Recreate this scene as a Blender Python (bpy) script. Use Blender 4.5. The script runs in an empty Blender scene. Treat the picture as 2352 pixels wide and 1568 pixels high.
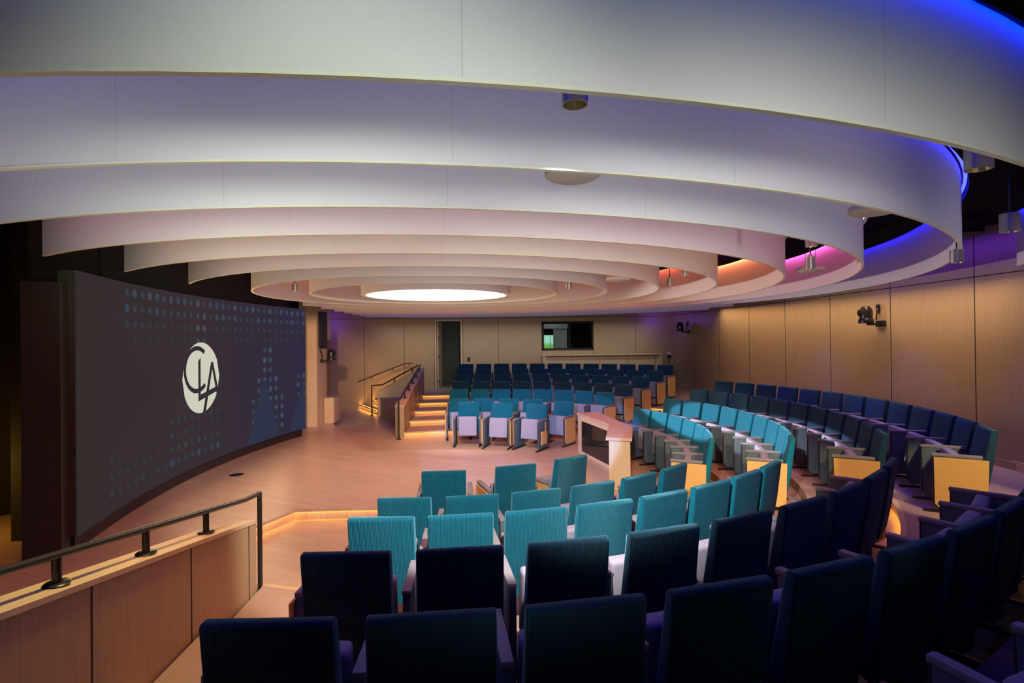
import bpy, bmesh, math, random
from mathutils import Vector, Matrix
random.seed(7)
D = bpy.data
C = bpy.context.scene.collection
PI = math.pi
cos, sin, rad = math.cos, math.sin, math.radians

# ------------------------------------------------------------------ materials
def new_mat(name):
    m = D.materials.new(name); m.use_nodes = True
    nt = m.node_tree
    return m, nt, nt.nodes['Principled BSDF']

def plain(name, col, rough=0.6, metal=0.0, spec=0.4, bump=None):
    m, nt, b = new_mat(name)
    b.inputs['Base Color'].default_value = (*col, 1)
    b.inputs['Roughness'].default_value = rough
    b.inputs['Metallic'].default_value = metal
    b.inputs['Specular IOR Level'].default_value = spec
    tc = nt.nodes.new('ShaderNodeTexCoord')
    nz = nt.nodes.new('ShaderNodeTexNoise'); nz.inputs['Scale'].default_value = 9; nz.inputs['Detail'].default_value = 4
    nt.links.new(tc.outputs['Object'], nz.inputs['Vector'])
    mx = nt.nodes.new('ShaderNodeMix'); mx.data_type = 'RGBA'
    mx.inputs['A'].default_value = (*[c * 0.93 for c in col], 1)
    mx.inputs['B'].default_value = (*[min(1, c * 1.07) for c in col], 1)
    nt.links.new(nz.outputs['Fac'], mx.inputs['Factor'])
    nt.links.new(mx.outputs['Result'], b.inputs['Base Color'])
    if bump:
        n2 = nt.nodes.new('ShaderNodeTexNoise'); n2.inputs['Scale'].default_value = bump[0]
        nt.links.new(tc.outputs['Object'], n2.inputs['Vector'])
        bp = nt.nodes.new('ShaderNodeBump'); bp.inputs['Strength'].default_value = bump[1]; bp.inputs['Distance'].default_value = 0.003
        nt.links.new(n2.outputs['Fac'], bp.inputs['Height'])
        nt.links.new(bp.outputs['Normal'], b.inputs['Normal'])
    return m

def glow(name, col, strength):
    m = D.materials.new(name); m.use_nodes = True
    nt = m.node_tree; nt.nodes.clear()
    e = nt.nodes.new('ShaderNodeEmission'); o = nt.nodes.new('ShaderNodeOutputMaterial')
    e.inputs['Color'].default_value = (*col, 1); e.inputs['Strength'].default_value = strength
    nt.links.new(e.outputs[0], o.inputs['Surface'])
    return m

def wood(name, c1, c2, scale=(60, 60, 2.2), rough=0.45, coat=0.0):
    m, nt, b = new_mat(name)
    tc = nt.nodes.new('ShaderNodeTexCoord')
    mp = nt.nodes.new('ShaderNodeMapping'); mp.inputs['Scale'].default_value = scale
    nz = nt.nodes.new('ShaderNodeTexNoise'); nz.inputs['Scale'].default_value = 1.0; nz.inputs['Detail'].default_value = 6; nz.inputs['Roughness'].default_value = .65
    cr = nt.nodes.new('ShaderNodeValToRGB')
    cr.color_ramp.elements[0].position = .3; cr.color_ramp.elements[0].color = (*c1, 1)
    cr.color_ramp.elements[1].position = .7; cr.color_ramp.elements[1].color = (*c2, 1)
    nt.links.new(tc.outputs['Object'], mp.inputs['Vector']); nt.links.new(mp.outputs[0], nz.inputs['Vector'])
    nt.links.new(nz.outputs['Fac'], cr.inputs['Fac']); nt.links.new(cr.outputs['Color'], b.inputs['Base Color'])
    b.inputs['Roughness'].default_value = rough
    b.inputs['Specular IOR Level'].default_value = .35
    b.inputs['Coat Weight'].default_value = coat
    return m

def planks(name, c1, c2, rough=.32, ang=0.0):
    m, nt, b = new_mat(name)
    tc = nt.nodes.new('ShaderNodeTexCoord')
    mp = nt.nodes.new('ShaderNodeMapping'); mp.inputs['Rotation'].default_value = (0, 0, ang)
    br = nt.nodes.new('ShaderNodeTexBrick')
    br.inputs['Scale'].default_value = 1.0
    br.inputs['Brick Width'].default_value = 1.5; br.inputs['Row Height'].default_value = .12
    br.inputs['Mortar Size'].default_value = .0012; br.inputs['Mortar'].default_value = (*[c * .45 for c in c1], 1)
    br.inputs['Color1'].default_value = (*c1, 1); br.inputs['Color2'].default_value = (*c2, 1)
    br.offset = .37; br.inputs['Bias'].default_value = 0
    mp2 = nt.nodes.new('ShaderNodeMapping'); mp2.inputs['Rotation'].default_value = (0, 0, ang); mp2.inputs['Scale'].default_value = (2.5, 45, 1)
    nz = nt.nodes.new('ShaderNodeTexNoise'); nz.inputs['Scale'].default_value = 1; nz.inputs['Detail'].default_value = 5
    mx = nt.nodes.new('ShaderNodeMix'); mx.data_type = 'RGBA'; mx.blend_type = 'MULTIPLY'; mx.inputs['Factor'].default_value = .35
    nt.links.new(tc.outputs['Object'], mp.inputs['Vector']); nt.links.new(tc.outputs['Object'], mp2.inputs['Vector'])
    nt.links.new(mp.outputs[0], br.inputs['Vector']); nt.links.new(mp2.outputs[0], nz.inputs['Vector'])
    nt.links.new(br.outputs['Color'], mx.inputs['A']); nt.links.new(nz.outputs['Color'], mx.inputs['B'])
    nt.links.new(mx.outputs['Result'], b.inputs['Base Color'])
    b.inputs['Roughness'].default_value = rough
    return m

def corduroy(name, col):
    m, nt, b = new_mat(name)
    tc = nt.nodes.new('ShaderNodeTexCoord')
    sx = nt.nodes.new('ShaderNodeSeparateXYZ'); nt.links.new(tc.outputs['Object'], sx.inputs[0])
    mul = nt.nodes.new('ShaderNodeMath'); mul.operation = 'MULTIPLY'; mul.inputs[1].default_value = 2 * PI / .0098
    sn = nt.nodes.new('ShaderNodeMath'); sn.operation = 'SINE'
    nt.links.new(sx.outputs['X'], mul.inputs[0]); nt.links.new(mul.outputs[0], sn.inputs[0])
    mr = nt.nodes.new('ShaderNodeMapRange'); mr.inputs['From Min'].default_value = -1; mr.inputs['From Max'].default_value = .5
    nt.links.new(sn.outputs[0], mr.inputs['Value'])
    nz = nt.nodes.new('ShaderNodeTexNoise'); nz.inputs['Scale'].default_value = 14; nz.inputs['Detail'].default_value = 3
    nt.links.new(tc.outputs['Object'], nz.inputs['Vector'])
    mx = nt.nodes.new('ShaderNodeMix'); mx.data_type = 'RGBA'
    mx.inputs['A'].default_value = (*[c * .45 for c in col], 1); mx.inputs['B'].default_value = (*col, 1)
    nt.links.new(mr.outputs[0], mx.inputs['Factor'])
    m2 = nt.nodes.new('ShaderNodeMix'); m2.data_type = 'RGBA'; m2.blend_type = 'MULTIPLY'; m2.inputs['Factor'].default_value = .35
    nt.links.new(mx.outputs['Result'], m2.inputs['A']); nt.links.new(nz.outputs['Fac'], m2.inputs['B'])
    nt.links.new(m2.outputs['Result'], b.inputs['Base Color'])
    bp = nt.nodes.new('ShaderNodeBump'); bp.inputs['Strength'].default_value = .7; bp.inputs['Distance'].default_value = .0035
    nt.links.new(sn.outputs[0], bp.inputs['Height']); nt.links.new(bp.outputs['Normal'], b.inputs['Normal'])
    b.inputs['Roughness'].default_value = .8; b.inputs['Specular IOR Level'].default_value = .15
    b.inputs['Sheen Weight'].default_value = .35; b.inputs['Sheen Roughness'].default_value = .4
    b.inputs['Sheen Tint'].default_value = (.35, .85, 1.0, 1)
    return m

def ring_mat(name):
    m, nt, b = new_mat(name)
    tc = nt.nodes.new('ShaderNodeTexCoord')
    nz = nt.nodes.new('ShaderNodeTexNoise'); nz.inputs['Scale'].default_value = 60; nz.inputs['Detail'].default_value = 3
    nt.links.new(tc.outputs['Object'], nz.inputs['Vector'])
    sx = nt.nodes.new('ShaderNodeSeparateXYZ'); nt.links.new(tc.outputs['Object'], sx.inputs[0])
    at = nt.nodes.new('ShaderNodeMath'); at.operation = 'ARCTAN2'
    nt.links.new(sx.outputs['Y'], at.inputs[0]); nt.links.new(sx.outputs['X'], at.inputs[1])
    mu = nt.nodes.new('ShaderNodeMath'); mu.operation = 'MULTIPLY'; mu.inputs[1].default_value = 30 / (2 * PI)
    fr = nt.nodes.new('ShaderNodeMath'); fr.operation = 'FRACT'
    lt = nt.nodes.new('ShaderNodeMath'); lt.operation = 'LESS_THAN'; lt.inputs[1].default_value = .004
    nt.links.new(at.outputs[0], mu.inputs[0]); nt.links.new(mu.outputs[0], fr.inputs[0]); nt.links.new(fr.outputs[0], lt.inputs[0])
    cr = nt.nodes.new('ShaderNodeMix'); cr.data_type = 'RGBA'
    cr.inputs['A'].default_value = (.66, .65, .62, 1); cr.inputs['B'].default_value = (.70, .69, .66, 1)
    nt.links.new(nz.outputs['Fac'], cr.inputs['Factor'])
    m2 = nt.nodes.new('ShaderNodeMix'); m2.data_type = 'RGBA'; m2.inputs['B'].default_value = (.58, .57, .55, 1)
    nt.links.new(lt.outputs[0], m2.inputs['Factor']); nt.links.new(cr.outputs['Result'], m2.inputs['A'])
    nt.links.new(m2.outputs['Result'], b.inputs['Base Color'])
    b.inputs['Roughness'].default_value = .75; b.inputs['Specular IOR Level'].default_value = .2
    return m

M = {}
M['oak'] = wood('oak veneer wall', (.33, .24, .13), (.42, .305, .17))
M['oak_light'] = wood('pale oak', (.55, .41, .25), (.66, .50, .31), scale=(40, 40, 3))
M['oak_top'] = wood('oak desk top', (.55, .36, .27), (.63, .43, .32), scale=(3, 45, 45), rough=.4)
M['end'] = wood('golden end panel veneer', (.60, .36, .11), (.70, .44, .15), scale=(50, 3, 50), rough=.5)
M['floor'] = planks('oak plank floor', (.52, .36, .23), (.60, .43, .28), ang=rad(28))
M['stage'] = planks('stage plank floor', (.56, .38, .27), (.64, .45, .32), ang=rad(28))
M['tier'] = plain('tier floor', (.36, .245, .175), .6, bump=(400, .15))
M['riser'] = wood('oak riser', (.50, .34, .19), (.58, .40, .23), scale=(3, 3, 60))
M['black'] = plain('matt black', (.010, .010, .010), .75)
M['dark'] = plain('charcoal paint', (.035, .035, .033), .7)
M['ceil'] = plain('black ceiling', (.006, .006, .007), .9, spec=.1)
M['duct'] = plain('black duct', (.014, .013, .013), .5)
M['metal_black'] = plain('black powder coat', (.012, .012, .012), .32, spec=.5)
M['cord'] = corduroy('teal corduroy', (.004, .17, .255))
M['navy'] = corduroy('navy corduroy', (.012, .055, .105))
M['strip'] = plain('dark bronze strip', (.055, .055, .045), .45)
M['seat'] = plain('grey lavender seat fabric', (.27, .255, .31), .85, spec=.15, bump=(350, .3))
M['arm'] = plain('grey teal side panel', (.085, .125, .14), .7, spec=.2, bump=(350, .3))
M['cap'] = plain('grey arm cap', (.21, .205, .22), .6, spec=.25)
M['ring'] = ring_mat('white baffle fabric')
M['lip'] = plain('ivory edge trim', (.72, .71, .55), .6)
M['steel'] = plain('brushed pendant metal', (.42, .39, .34), .32, metal=.85)
M['steel_in'] = plain('pale gold reflector', (.75, .68, .48), .25, metal=.9)
M['disc'] = plain('cream acoustic disc', (.55, .52, .44), .7)
M['camera'] = plain('black camera plastic', (.014, .014, .016), .3, spec=.5)
M['glass'] = plain('dark glass panel', (.02, .017, .015), .06, spec=.5)
M['wing'] = plain('grey green wing panel', (.055, .062, .052), .6)
M['brown'] = plain('brown veneer edge', (.20, .10, .055), .5)
M['skirt'] = plain('dark skirting', (.03, .022, .022), .6)
M['frame_gray'] = plain('grey green screen side', (.10, .11, .085), .5)
M['door_gray'] = plain('dark lobby wall', (.10, .105, .095), .7)
M['curtain_dark'] = plain('black curtain', (.018, .016, .012), .9)
M['curtain_pale'] = plain('pale curtain', (.45, .50, .48), .9)
M['white'] = plain('white card', (.75, .73, .80), .6)
M['copper'] = plain('brass floor plate', (.55, .40, .28), .35, metal=.4)
M['orange'] = glow('amber step light', (1.0, .50, .085), 30)
M['spotdot'] = glow('small marker light', (1.0, .72, .35), 8)
M['disc_light'] = glow('white skylight diffuser', (1.0, .93, .95), 1.7)

# ------------------------------------------------------------------ mesh builder
class MB:
    def __init__(self): self.v = []; self.f = []; self.mi = []; self.cur = 0
    def quad(self, *ids): self.f.append(tuple(ids)); self.mi.append(self.cur)
    def box(self, x0, x1, y0, y1, z0, z1, M_=None):
        b = len(self.v)
        for z in (z0, z1):
            for x, y in ((x0, y0), (x1, y0), (x1, y1), (x0, y1)):
                p = Vector((x, y, z)); self.v.append(M_ @ p if M_ else p)
        for q in ((0, 3, 2, 1), (4, 5, 6, 7), (0, 1, 5, 4), (1, 2, 6, 5), (2, 3, 7, 6), (3, 0, 4, 7)): self.quad(*[b + i for i in q])
        return self
    def prism(self, poly, z0, z1, M_=None):
        b = len(self.v); n = len(poly)
        for z in (z0, z1):
            for x, y in poly:
                p = Vector((x, y, z)); self.v.append(M_ @ p if M_ else p)
        self.quad(*[b + i for i in reversed(range(n))]); self.quad(*[b + n + i for i in range(n)])
        for i in range(n):
            j = (i + 1) % n; self.quad(b + i, b + j, b + n + j, b + n + i)
        return self
    def lathe(self, prof, seg=32, M_=None, a0=0, a1=2 * PI):
        b = len(self.v); n = len(prof); full = abs(a1 - a0 - 2 * PI) < 1e-6
        cnt = seg if full else seg + 1
        for k in range(cnt):
            a = a0 + (a1 - a0) * k / seg
            for r, z in prof:
                p = Vector((r * cos(a), r * sin(a), z)); self.v.append(M_ @ p if M_ else p)
        for k in range(seg):
            k2 = (k + 1) % cnt
            for i in range(n - 1):
                self.quad(b + k * n + i, b + k2 * n + i, b + k2 * n + i + 1, b + k * n + i + 1)
        return self
    def tube(self, path, r, seg=10):
        path = [Vector(p) for p in path]; b = len(self.v); n = len(path)
        for i, p in enumerate(path):
            t = ((path[min(i + 1, n - 1)] - path[max(i - 1, 0)])).normalized()
            u = t.cross(Vector((0, 0, 1)))
            if u.length < 1e-3: u = t.cross(Vector((0, 1, 0)))
            u.normalize(); w = u.cross(t)
            for k in range(seg):
                a = 2 * PI * k / seg; self.v.append(p + u * (r * cos(a)) + w * (r * sin(a)))
        for i in range(n - 1):
            for k in range(seg):
                k2 = (k + 1) % seg
                self.quad(b + i * seg + k, b + i * seg + k2, b + (i + 1) * seg + k2, b + (i + 1) * seg + k)
        self.quad(*[b + k for k in reversed(range(seg))]); self.quad(*[b + (n - 1) * seg + k for k in range(seg)])
        return self
    def me(self, name, mats, smooth=False, bevel=0, segs=2):
        m = D.meshes.new(name); m.from_pydata([tuple(v) for v in self.v], [], self.f)
        for x in (mats if isinstance(mats, (list, tuple)) else [mats]): m.materials.append(x)
        for p, i in zip(m.polygons, self.mi): p.material_index = i
        bm = bmesh.new(); bm.from_mesh(m)
        bmesh.ops.recalc_face_normals(bm, faces=bm.faces)
        if bevel:
            bmesh.ops.bevel(bm, geom=[e for e in bm.edges if e.is_manifold and e.calc_face_angle(0) > .5], offset=bevel, segments=segs, profile=.6, affect='EDGES')
        bm.to_mesh(m); bm.free()
        if smooth or bevel:
            for p in m.polygons: p.use_smooth = True
            if hasattr(m, 'set_sharp_from_angle'): m.set_sharp_from_angle(angle=rad(40))
        return m
    def build(self, name, mats, parent=None, **kw):
        o = D.objects.new(name, self.me(name, mats, **kw)); C.objects.link(o)
        if parent: o.parent = parent
        return o

def tag(o, label, cat, group=None):
    o['label'] = label; o['category'] = cat
    if group: o['group'] = group
    return o
def struct(o): o['kind'] = 'structure'; return o
def thing(name, label, cat, loc=(0, 0, 0), rz=0, group=None):
    o = D.objects.new(name, None); C.objects.link(o); o.location = loc; o.rotation_euler = (0, 0, rz)
    o.empty_display_size = .1
    return tag(o, label, cat, group)
def copy_part(o, parent):
    c = o.copy(); C.objects.link(c); c.parent = parent
    return c
def T(x, y, z, rz=0): return Matrix.Translation((x, y, z)) @ Matrix.Rotation(rz, 4, 'Z')

# ------------------------------------------------------------------ layout (local frame: x away from the stage, y towards the far wall)
AX = rad(2.5)
RC = (-.226, .108)                                   # centre of the ceiling rings
ZB, ZT = 3.03, 3.63
TIER = {0: 0, 1: 0, 2: .131, 3: .262, 4: .393, 5: .515, 6: .637}
RR = {2: 4.2, 3: 5.12, 4: 5.98, 5: 6.86, 6: 7.76}    # riser radius below tier k
NW = 9.6                                             # far wall
def wall_a(n): return 7.5 - .005 * n * n

# ---- floor, stage, tiers
struct(MB().prism([(-7, -10.5), (9, -10.5), (9, 9.75), (-7, 9.75)], -.1, 0).build('floor', M['floor']))
arc = [(-.3 + 1.8 * cos(a), 1.78 * sin(a)) for a in [rad(-88 + 176 * k / 40) for k in range(41)]]
stage_poly = [(-6.6, -5.6), (-3.6, -5.6), (-2.98, -4.23), (-1.89, -1.79)] + arc + [(-1.89, 1.79), (-2.98, 4.23), (-3.6, 5.62), (-4.2, 6.4), (-6.6, 6.4)]
st = MB().prism(stage_poly, .002, .14).build('stage_floor', M['stage']); struct(st)
# amber strip under the stage edge nosing
sl = MB()
edge = stage_poly[1:4] + arc + [(-1.89, 1.79), (-2.98, 4.23), (-3.6, 5.62)]
for i in range(len(edge) - 1):
    (x0, y0), (x1, y1) = edge[i], edge[i + 1]
    L = math.hypot(x1 - x0, y1 - y0); nx, ny = (y1 - y0) / L, -(x1 - x0) / L
    q = [(x0 + nx * .004, y0 + ny * .004), (x1 + nx * .004, y1 + ny * .004), (x1 + nx * .02, y1 + ny * .02), (x0 + nx * .02, y0 + ny * .02)]
    sl.prism(q, .1165, .120)
o = sl.build('led_strip', M['orange'], st); o['label'] = 'amber light strip under the stage edge'
nose = MB()
for i in range(len(edge) - 1):
    (x0, y0), (x1, y1) = edge[i], edge[i + 1]
    L = math.hypot(x1 - x0, y1 - y0); nx, ny = (y1 - y0) / L, -(x1 - x0) / L
    q = [(x0, y0), (x1, y1), (x1 + nx * .03, y1 + ny * .03), (x0 + nx * .03, y0 + ny * .03)]
    nose.prism(q, .121, .1405)
    nose.prism([(x0 + nx * .024, y0 + ny * .024), (x1 + nx * .024, y1 + ny * .024), (x1 + nx * .03, y1 + ny * .03), (x0 + nx * .03, y0 + ny * .03)], .105, .1209)
nose.build('nosing', M['stage'], st)

def arc_pts(r, amin=-1.4, seg=90):
    t = math.acos(max(-1, amin / r))
    return [(r * cos(-t + 2 * t * k / seg), r * sin(-t + 2 * t * k / seg)) for k in range(seg + 1)]
for k in range(2, 7):
    mb = MB()
    inner = arc_pts(RR[k]); outer = arc_pts(RR[k + 1]) if k < 6 else arc_pts(12.5)
    n = len(inner); b = 0
    z1 = TIER[k]; z0 = TIER[k - 1] - .02 if k > 2 else .001
    for (x, y), (X, Y) in zip(inner, outer):
        Y = max(-10.3, min(NW + .1, Y)); X = min(X, 8.6)
        for p in ((x, y, z0), (x, y, z1), (X, Y, z1)): mb.v.append(Vector(p))
    for i in range(n - 1):
        s = 3 * i
        mb.cur = 1; mb.quad(s, s + 3, s + 4, s + 1)
        mb.cur = 0; mb.quad(s + 1, s + 4, s + 5, s + 2)
    tier = struct(mb.build('tier_floor', [M['tier'], M['riser']]))
    tb = thb = None
    led, nos = MB(), MB()
    th_end = math.acos(-1.4 / RR[k])
    def seg(a0, a1, m=10):
        for i in range(m):
            t0, t1 = a0 + (a1 - a0) * i / m, a0 + (a1 - a0) * (i + 1) / m
            for mb_, ra, rb, za, zb in ((led, -.019, -.004, z1 - .022, z1 - .0185), (nos, -.028, .02, z1 - .0175, z1 + .003), (nos, -.028, -.022, z1 - .034, z1 - .018)):
                q = [((RR[k] + ra) * cos(t0), (RR[k] + ra) * sin(t0)), ((RR[k] + ra) * cos(t1), (RR[k] + ra) * sin(t1)),
                     ((RR[k] + rb) * cos(t1), (RR[k] + rb) * sin(t1)), ((RR[k] + rb) * cos(t0), (RR[k] + rb) * sin(t0))]
                mb_.prism(q, za, zb)
    w = .52 / RR[k]
    seg(rad(91.5) + w * 0, th_end); seg(-th_end, -rad(91.5))
    seg(rad(31), rad(45.5)); seg(rad(-44.5), rad(-27.5))
    led.build('led_strip', M['orange'], tier)['label'] = 'amber light strip along the riser'
    nos.build('nosing', M['riser'], tier)

# landing by the far door, left of the guard wall top
struct(MB().box(-1.62, -.9, 7.72, NW + .1, .0, TIER[6] - .004).build('tier_floor', [M['tier']]))
# near landing, mirrored
struct(MB().box(-1.62, -.9, -10.3, -7.72, .0, TIER[6] - .004).build('tier_floor', [M['tier']]))

# ---- far wall with door and booth window openings
def wall_panel(mb, x0, x1, z0, z1, y0=NW, y1=NW + .15): mb.box(x0, x1, y0, y1, z0, z1)
DX0, DX1, DZ0, DZ1 = -1.17, -.34, TIER[6], 2.96
WX0, WX1, WZ0, WZ1 = 2.46, 4.24, 1.93, 2.92
mb = MB()
wall_panel(mb, -6.8, DX0, 0, 4.2); wall_panel(mb, DX0, DX1, DZ1, 4.2); wall_panel(mb, DX0, DX1, 0, DZ0 - .01)
wall_panel(mb, DX1, WX0, 0, 4.2); wall_panel(mb, WX0, WX1, 0, WZ0); wall_panel(mb, WX0, WX1, WZ1, 4.2); wall_panel(mb, WX1, 7.3, 0, 4.2)
mb.cur = 1
for a in (-4.9, -3.61, -2.26, -1.24, -.27, .96, 2.44, 4.26, 5.73):
    z0_, z1_ = (0, 4.2)
    if a in (2.44, 4.26): pass
    mb.box(a - .006, a + .006, NW - .003, NW + .01, z0_, z1_)
mb.box(-1.5 if False else -6.8, 7.2, NW - .003, NW + .01, 3.06, 3.072)
struct(mb.build('wall_far', [M['oak'], M['black']]))
struct(MB().box(-6.5, -3.3, NW - .03, NW - .001, .0, .12).build('baseboard_far', M['oak']))
# door: casing, open leaf with hinges
dr = MB()
dr.box(DX0 - .05, DX0, NW - .02, NW + .16, DZ0, DZ1 + .05); dr.box(DX1, DX1 + .05, NW - .02, NW + .16, DZ0, DZ1 + .05); dr.box(DX0, DX1, NW - .02, NW + .16, DZ1, DZ1 + .05)
d1 = struct(dr.build('door_1', M['oak_light']))
lf = MB().box(-.045, 0, 0, .84, 0, DZ1 - DZ0 - .02)
leaf = lf.build('door_leaf', M['oak_light'], d1); leaf.location = (DX0 + .06, NW + .05, DZ0 + .01); leaf.rotation_euler = (0, 0, rad(-4))
for z in (.25, 1.1, 1.75, 2.15):
    h = MB().box(-.002, .028, -.03, .03, z - .06, z + .06).build('hinge', M['metal_black'], leaf)
# lobby beyond the door
lb = MB()
lb.box(-2.6, 1.6, NW + 2.6, NW + 2.7, 0, 3.6); lb.box(-2.7, -2.6, NW + .15, NW + 2.7, 0, 3.6); lb.box(1.6, 1.7, NW + .15, NW + 2.7, 0, 3.6)
lb.box(-2.7, 1.7, NW + .15, NW + 2.7, 3.5, 3.6)
struct(lb.build('wall_lobby', M['door_gray']))
struct(MB().box(-2.7, 1.7, NW + .0, NW + 2.7, DZ0 - .12, DZ0 - .005).build('floor_lobby', M['tier']))

# booth window
wf = MB()
for b_ in ((WX0, WX0 + .07, WZ0, WZ1), (WX1 - .05, WX1, WZ0, WZ1), (WX0, WX1, WZ0, WZ0 + .06), (WX0, WX1, WZ1 - .06, WZ1)):
    wf.box(b_[0], b_[1], NW - .025, NW + .14, b_[2], b_[3])
w1 = struct(wf.build('window_1', M['black']))
gm, gnt, gb = new_mat('booth glass')
gb.inputs['Base Color'].default_value = (.75, .8, .78, 1); gb.inputs['Roughness'].default_value = .02; gb.inputs['Transmission Weight'].default_value = 1.0; gb.inputs['IOR'].default_value = 1.02
gb.inputs['Specular IOR Level'].default_value = .2
MB().box(WX0 + .02, WX1 - .02, NW + .05, NW + .056, WZ0 + .02, WZ1 - .02).build('pane', gm, w1)
bt = MB()
bt.box(1.8, 6.4, NW + 2.5, NW + 2.6, .5, 3.4); bt.box(1.7, 1.8, NW + .15, NW + 2.6, .5, 3.4); bt.box(6.4, 6.5, NW + .15, NW + 2.6, .5, 3.4)
bt.box(1.7, 6.5, NW + .15, NW + 2.6, 3.3, 3.4); bt.box(1.7, 6.5, NW + .15, NW + 2.6, .4, .5); bt.box(3.44, 3.5, NW + .35, NW + 2.5, .5, 3.3)
struct(bt.build('wall_booth', M['dark']))
bw = MB()
for q in ((2.52, 2.56, 1.85, 2.48), (2.94, 2.97, 1.85, 2.48), (2.52, 2.97, 2.45, 2.49), (2.80, 2.815, 1.85, 2.48)): bw.box(q[0], q[1], NW + .52, NW + .56, q[2], q[3])
w2 = struct(bw.build('window_2', M['black']))
em = D.materials.new('daylight outside'); em.use_nodes = True; nt = em.node_tree; nt.nodes.clear()
e_ = nt.nodes.new('ShaderNodeEmission'); oo = nt.nodes.new('ShaderNodeOutputMaterial'); tc = nt.nodes.new('ShaderNodeTexCoord'); sx = nt.nodes.new('ShaderNodeSeparateXYZ'); cr = nt.nodes.new('ShaderNodeValToRGB')
mr = nt.nodes.new('ShaderNodeMapRange'); mr.inputs['From Min'].default_value = 1.9; mr.inputs['From Max'].default_value = 2.48
nt.links.new(tc.outputs['Object'], sx.inputs[0]); nt.links.new(sx.outputs['Z'], mr.inputs['Value']); nt.links.new(mr.outputs[0], cr.inputs['Fac'])
cr.color_ramp.elements[0].color = (.18, .55, .10, 1); cr.color_ramp.elements[0].position = .3
cr.color_ramp.elements[1].color = (.45, .95, .75, 1); cr.color_ramp.elements[1].position = .55
nt.links.new(cr.outputs['Color'], e_.inputs['Color']); e_.inputs['Strength'].default_value = .85; nt.links.new(e_.outputs[0], oo.inputs['Surface'])
MB().box(2.53, 2.96, NW + .535, NW + .545, 1.85, 2.48).build('pane', em, w2)
cu = MB()
pts = [(2.90 + .50 * k / 40, NW + .42 + .02 * sin(k * 1.3)) for k in range(41)]
for (x, y) in pts: cu.v += [Vector((x, y, 1.6)), Vector((x, y, 2.66))]
for k in range(40): cu.quad(2 * k, 2 * k + 2, 2 * k + 3, 2 * k + 1)
tag(cu.build('curtain', M['curtain_pale'], smooth=True), 'pale grey curtain beside the small bright window inside the booth', 'curtain')
bm_ = MB().box(2.3, 3.42, NW + .4, NW + .7, 2.68, 2.84).build('trim_1', M['curtain_pale']); struct(bm_)

# ---- right wall (gently curved) with joints
mb = MB(); ns = [-10.3 + 19.95 * k / 60 for k in range(61)]
for n in ns: mb.v += [Vector((wall_a(n), n, 0)), Vector((wall_a(n), n, 4.2)), Vector((wall_a(n) + .15, n, 0)), Vector((wall_a(n) + .15, n, 4.2))]
for k in range(60):
    a = 4 * k; mb.quad(a, a + 4, a + 5, a + 1); mb.quad(a + 2, a + 3, a + 7, a + 6)
mb.cur = 1
for k in range(60):
    n0, n1 = ns[k], ns[k + 1]; i = len(mb.v)
    mb.v += [Vector((wall_a(n0) - .003, n0, 3.10)), Vector((wall_a(n1) - .003, n1, 3.10)), Vector((wall_a(n1) - .003, n1, 3.113)), Vector((wall_a(n0) - .003, n0, 3.113))]
    mb.quad(i, i + 1, i + 2, i + 3)
for n in (-7.9, -6.3, -4.7, -3.15, -1.55, .05, 1.65, 3.22, 4.8, 6.4, 8.0):
    mb.box(wall_a(n) - .003, wall_a(n) + .02, n - .006, n + .006, 0, 4.2)
struct(mb.build('wall_right', [M['oak'], M['black']]))
mb = MB()
for k in range(60):
    n0, n1 = ns[k], ns[k + 1]
    mb.prism([(wall_a(n0) - .02, n0), (wall_a(n1) - .02, n1), (wall_a(n1) - .001, n1), (wall_a(n0) - .001, n0)], TIER[5], TIER[5] + .1)
struct(mb.build('baseboard_right', M['oak']))
# ---- near wall behind the camera, stage side, ceiling
struct(MB().box(-7, 7.6, -10.35, -10.2, 0, 4.25).build('wall_near', M['oak']))
struct(MB().box(-6.95, -6.8, -10.3, NW + .15, 0, 4.25).build('wall_left', M['dark']))
struct(MB().box(-7, 8, -10.4, NW + .2, 3.78, 3.9).build('ceiling', M['ceil']))
struct(MB().box(-4.62, -4.42, -2.72, 6.3, .14, 4.2).build('wall_stage', M['dark']))
struct(MB().box(-4.42, -3.35, -3.6, 6.3, 3.70, 3.77).build('trim_2', M['black']))

# ---- screen
def scr_a(n): return -4.08 + .04 * (n - .3) ** 2
S0, S1, SZ0, SZ1 = -3.12, 3.72, .31, 3.05
sc = thing('video_wall', 'wide curved dark LED video wall showing a round CLA logo on the stage', 'screen', (0, 0, 0))
sm = D.materials.new('dark purple screen image'); sm.use_nodes = True; nt = sm.node_tree; nt.nodes.clear()
e_ = nt.nodes.new('ShaderNodeEmission'); oo = nt.nodes.new('ShaderNodeOutputMaterial'); gl = nt.nodes.new('ShaderNodeBsdfGlossy'); ad = nt.nodes.new('ShaderNodeAddShader')
gl.inputs['Color'].default_value = (.02, .02, .02, 1); gl.inputs['Roughness'].default_value = .5
tc = nt.nodes.new('ShaderNodeTexCoord'); sx = nt.nodes.new('ShaderNodeSeparateXYZ'); mr = nt.nodes.new('ShaderNodeMapRange'); mr.inputs['From Min'].default_value = -3.1; mr.inputs['From Max'].default_value = 3.7
cr = nt.nodes.new('ShaderNodeValToRGB')
cr.color_ramp.elements[0].color = (.030, .022, .023, 1); cr.color_ramp.elements[1].color = (.026, .021, .048, 1)
el = cr.color_ramp.elements.new(.4); el.color = (.036, .025, .030, 1)
nt.links.new(tc.outputs['Object'], sx.inputs[0]); nt.links.new(sx.outputs['Y'], mr.inputs['Value']); nt.links.new(mr.outputs[0], cr.inputs['Fac']); nt.links.new(cr.outputs['Color'], e_.inputs['Color'])
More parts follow.
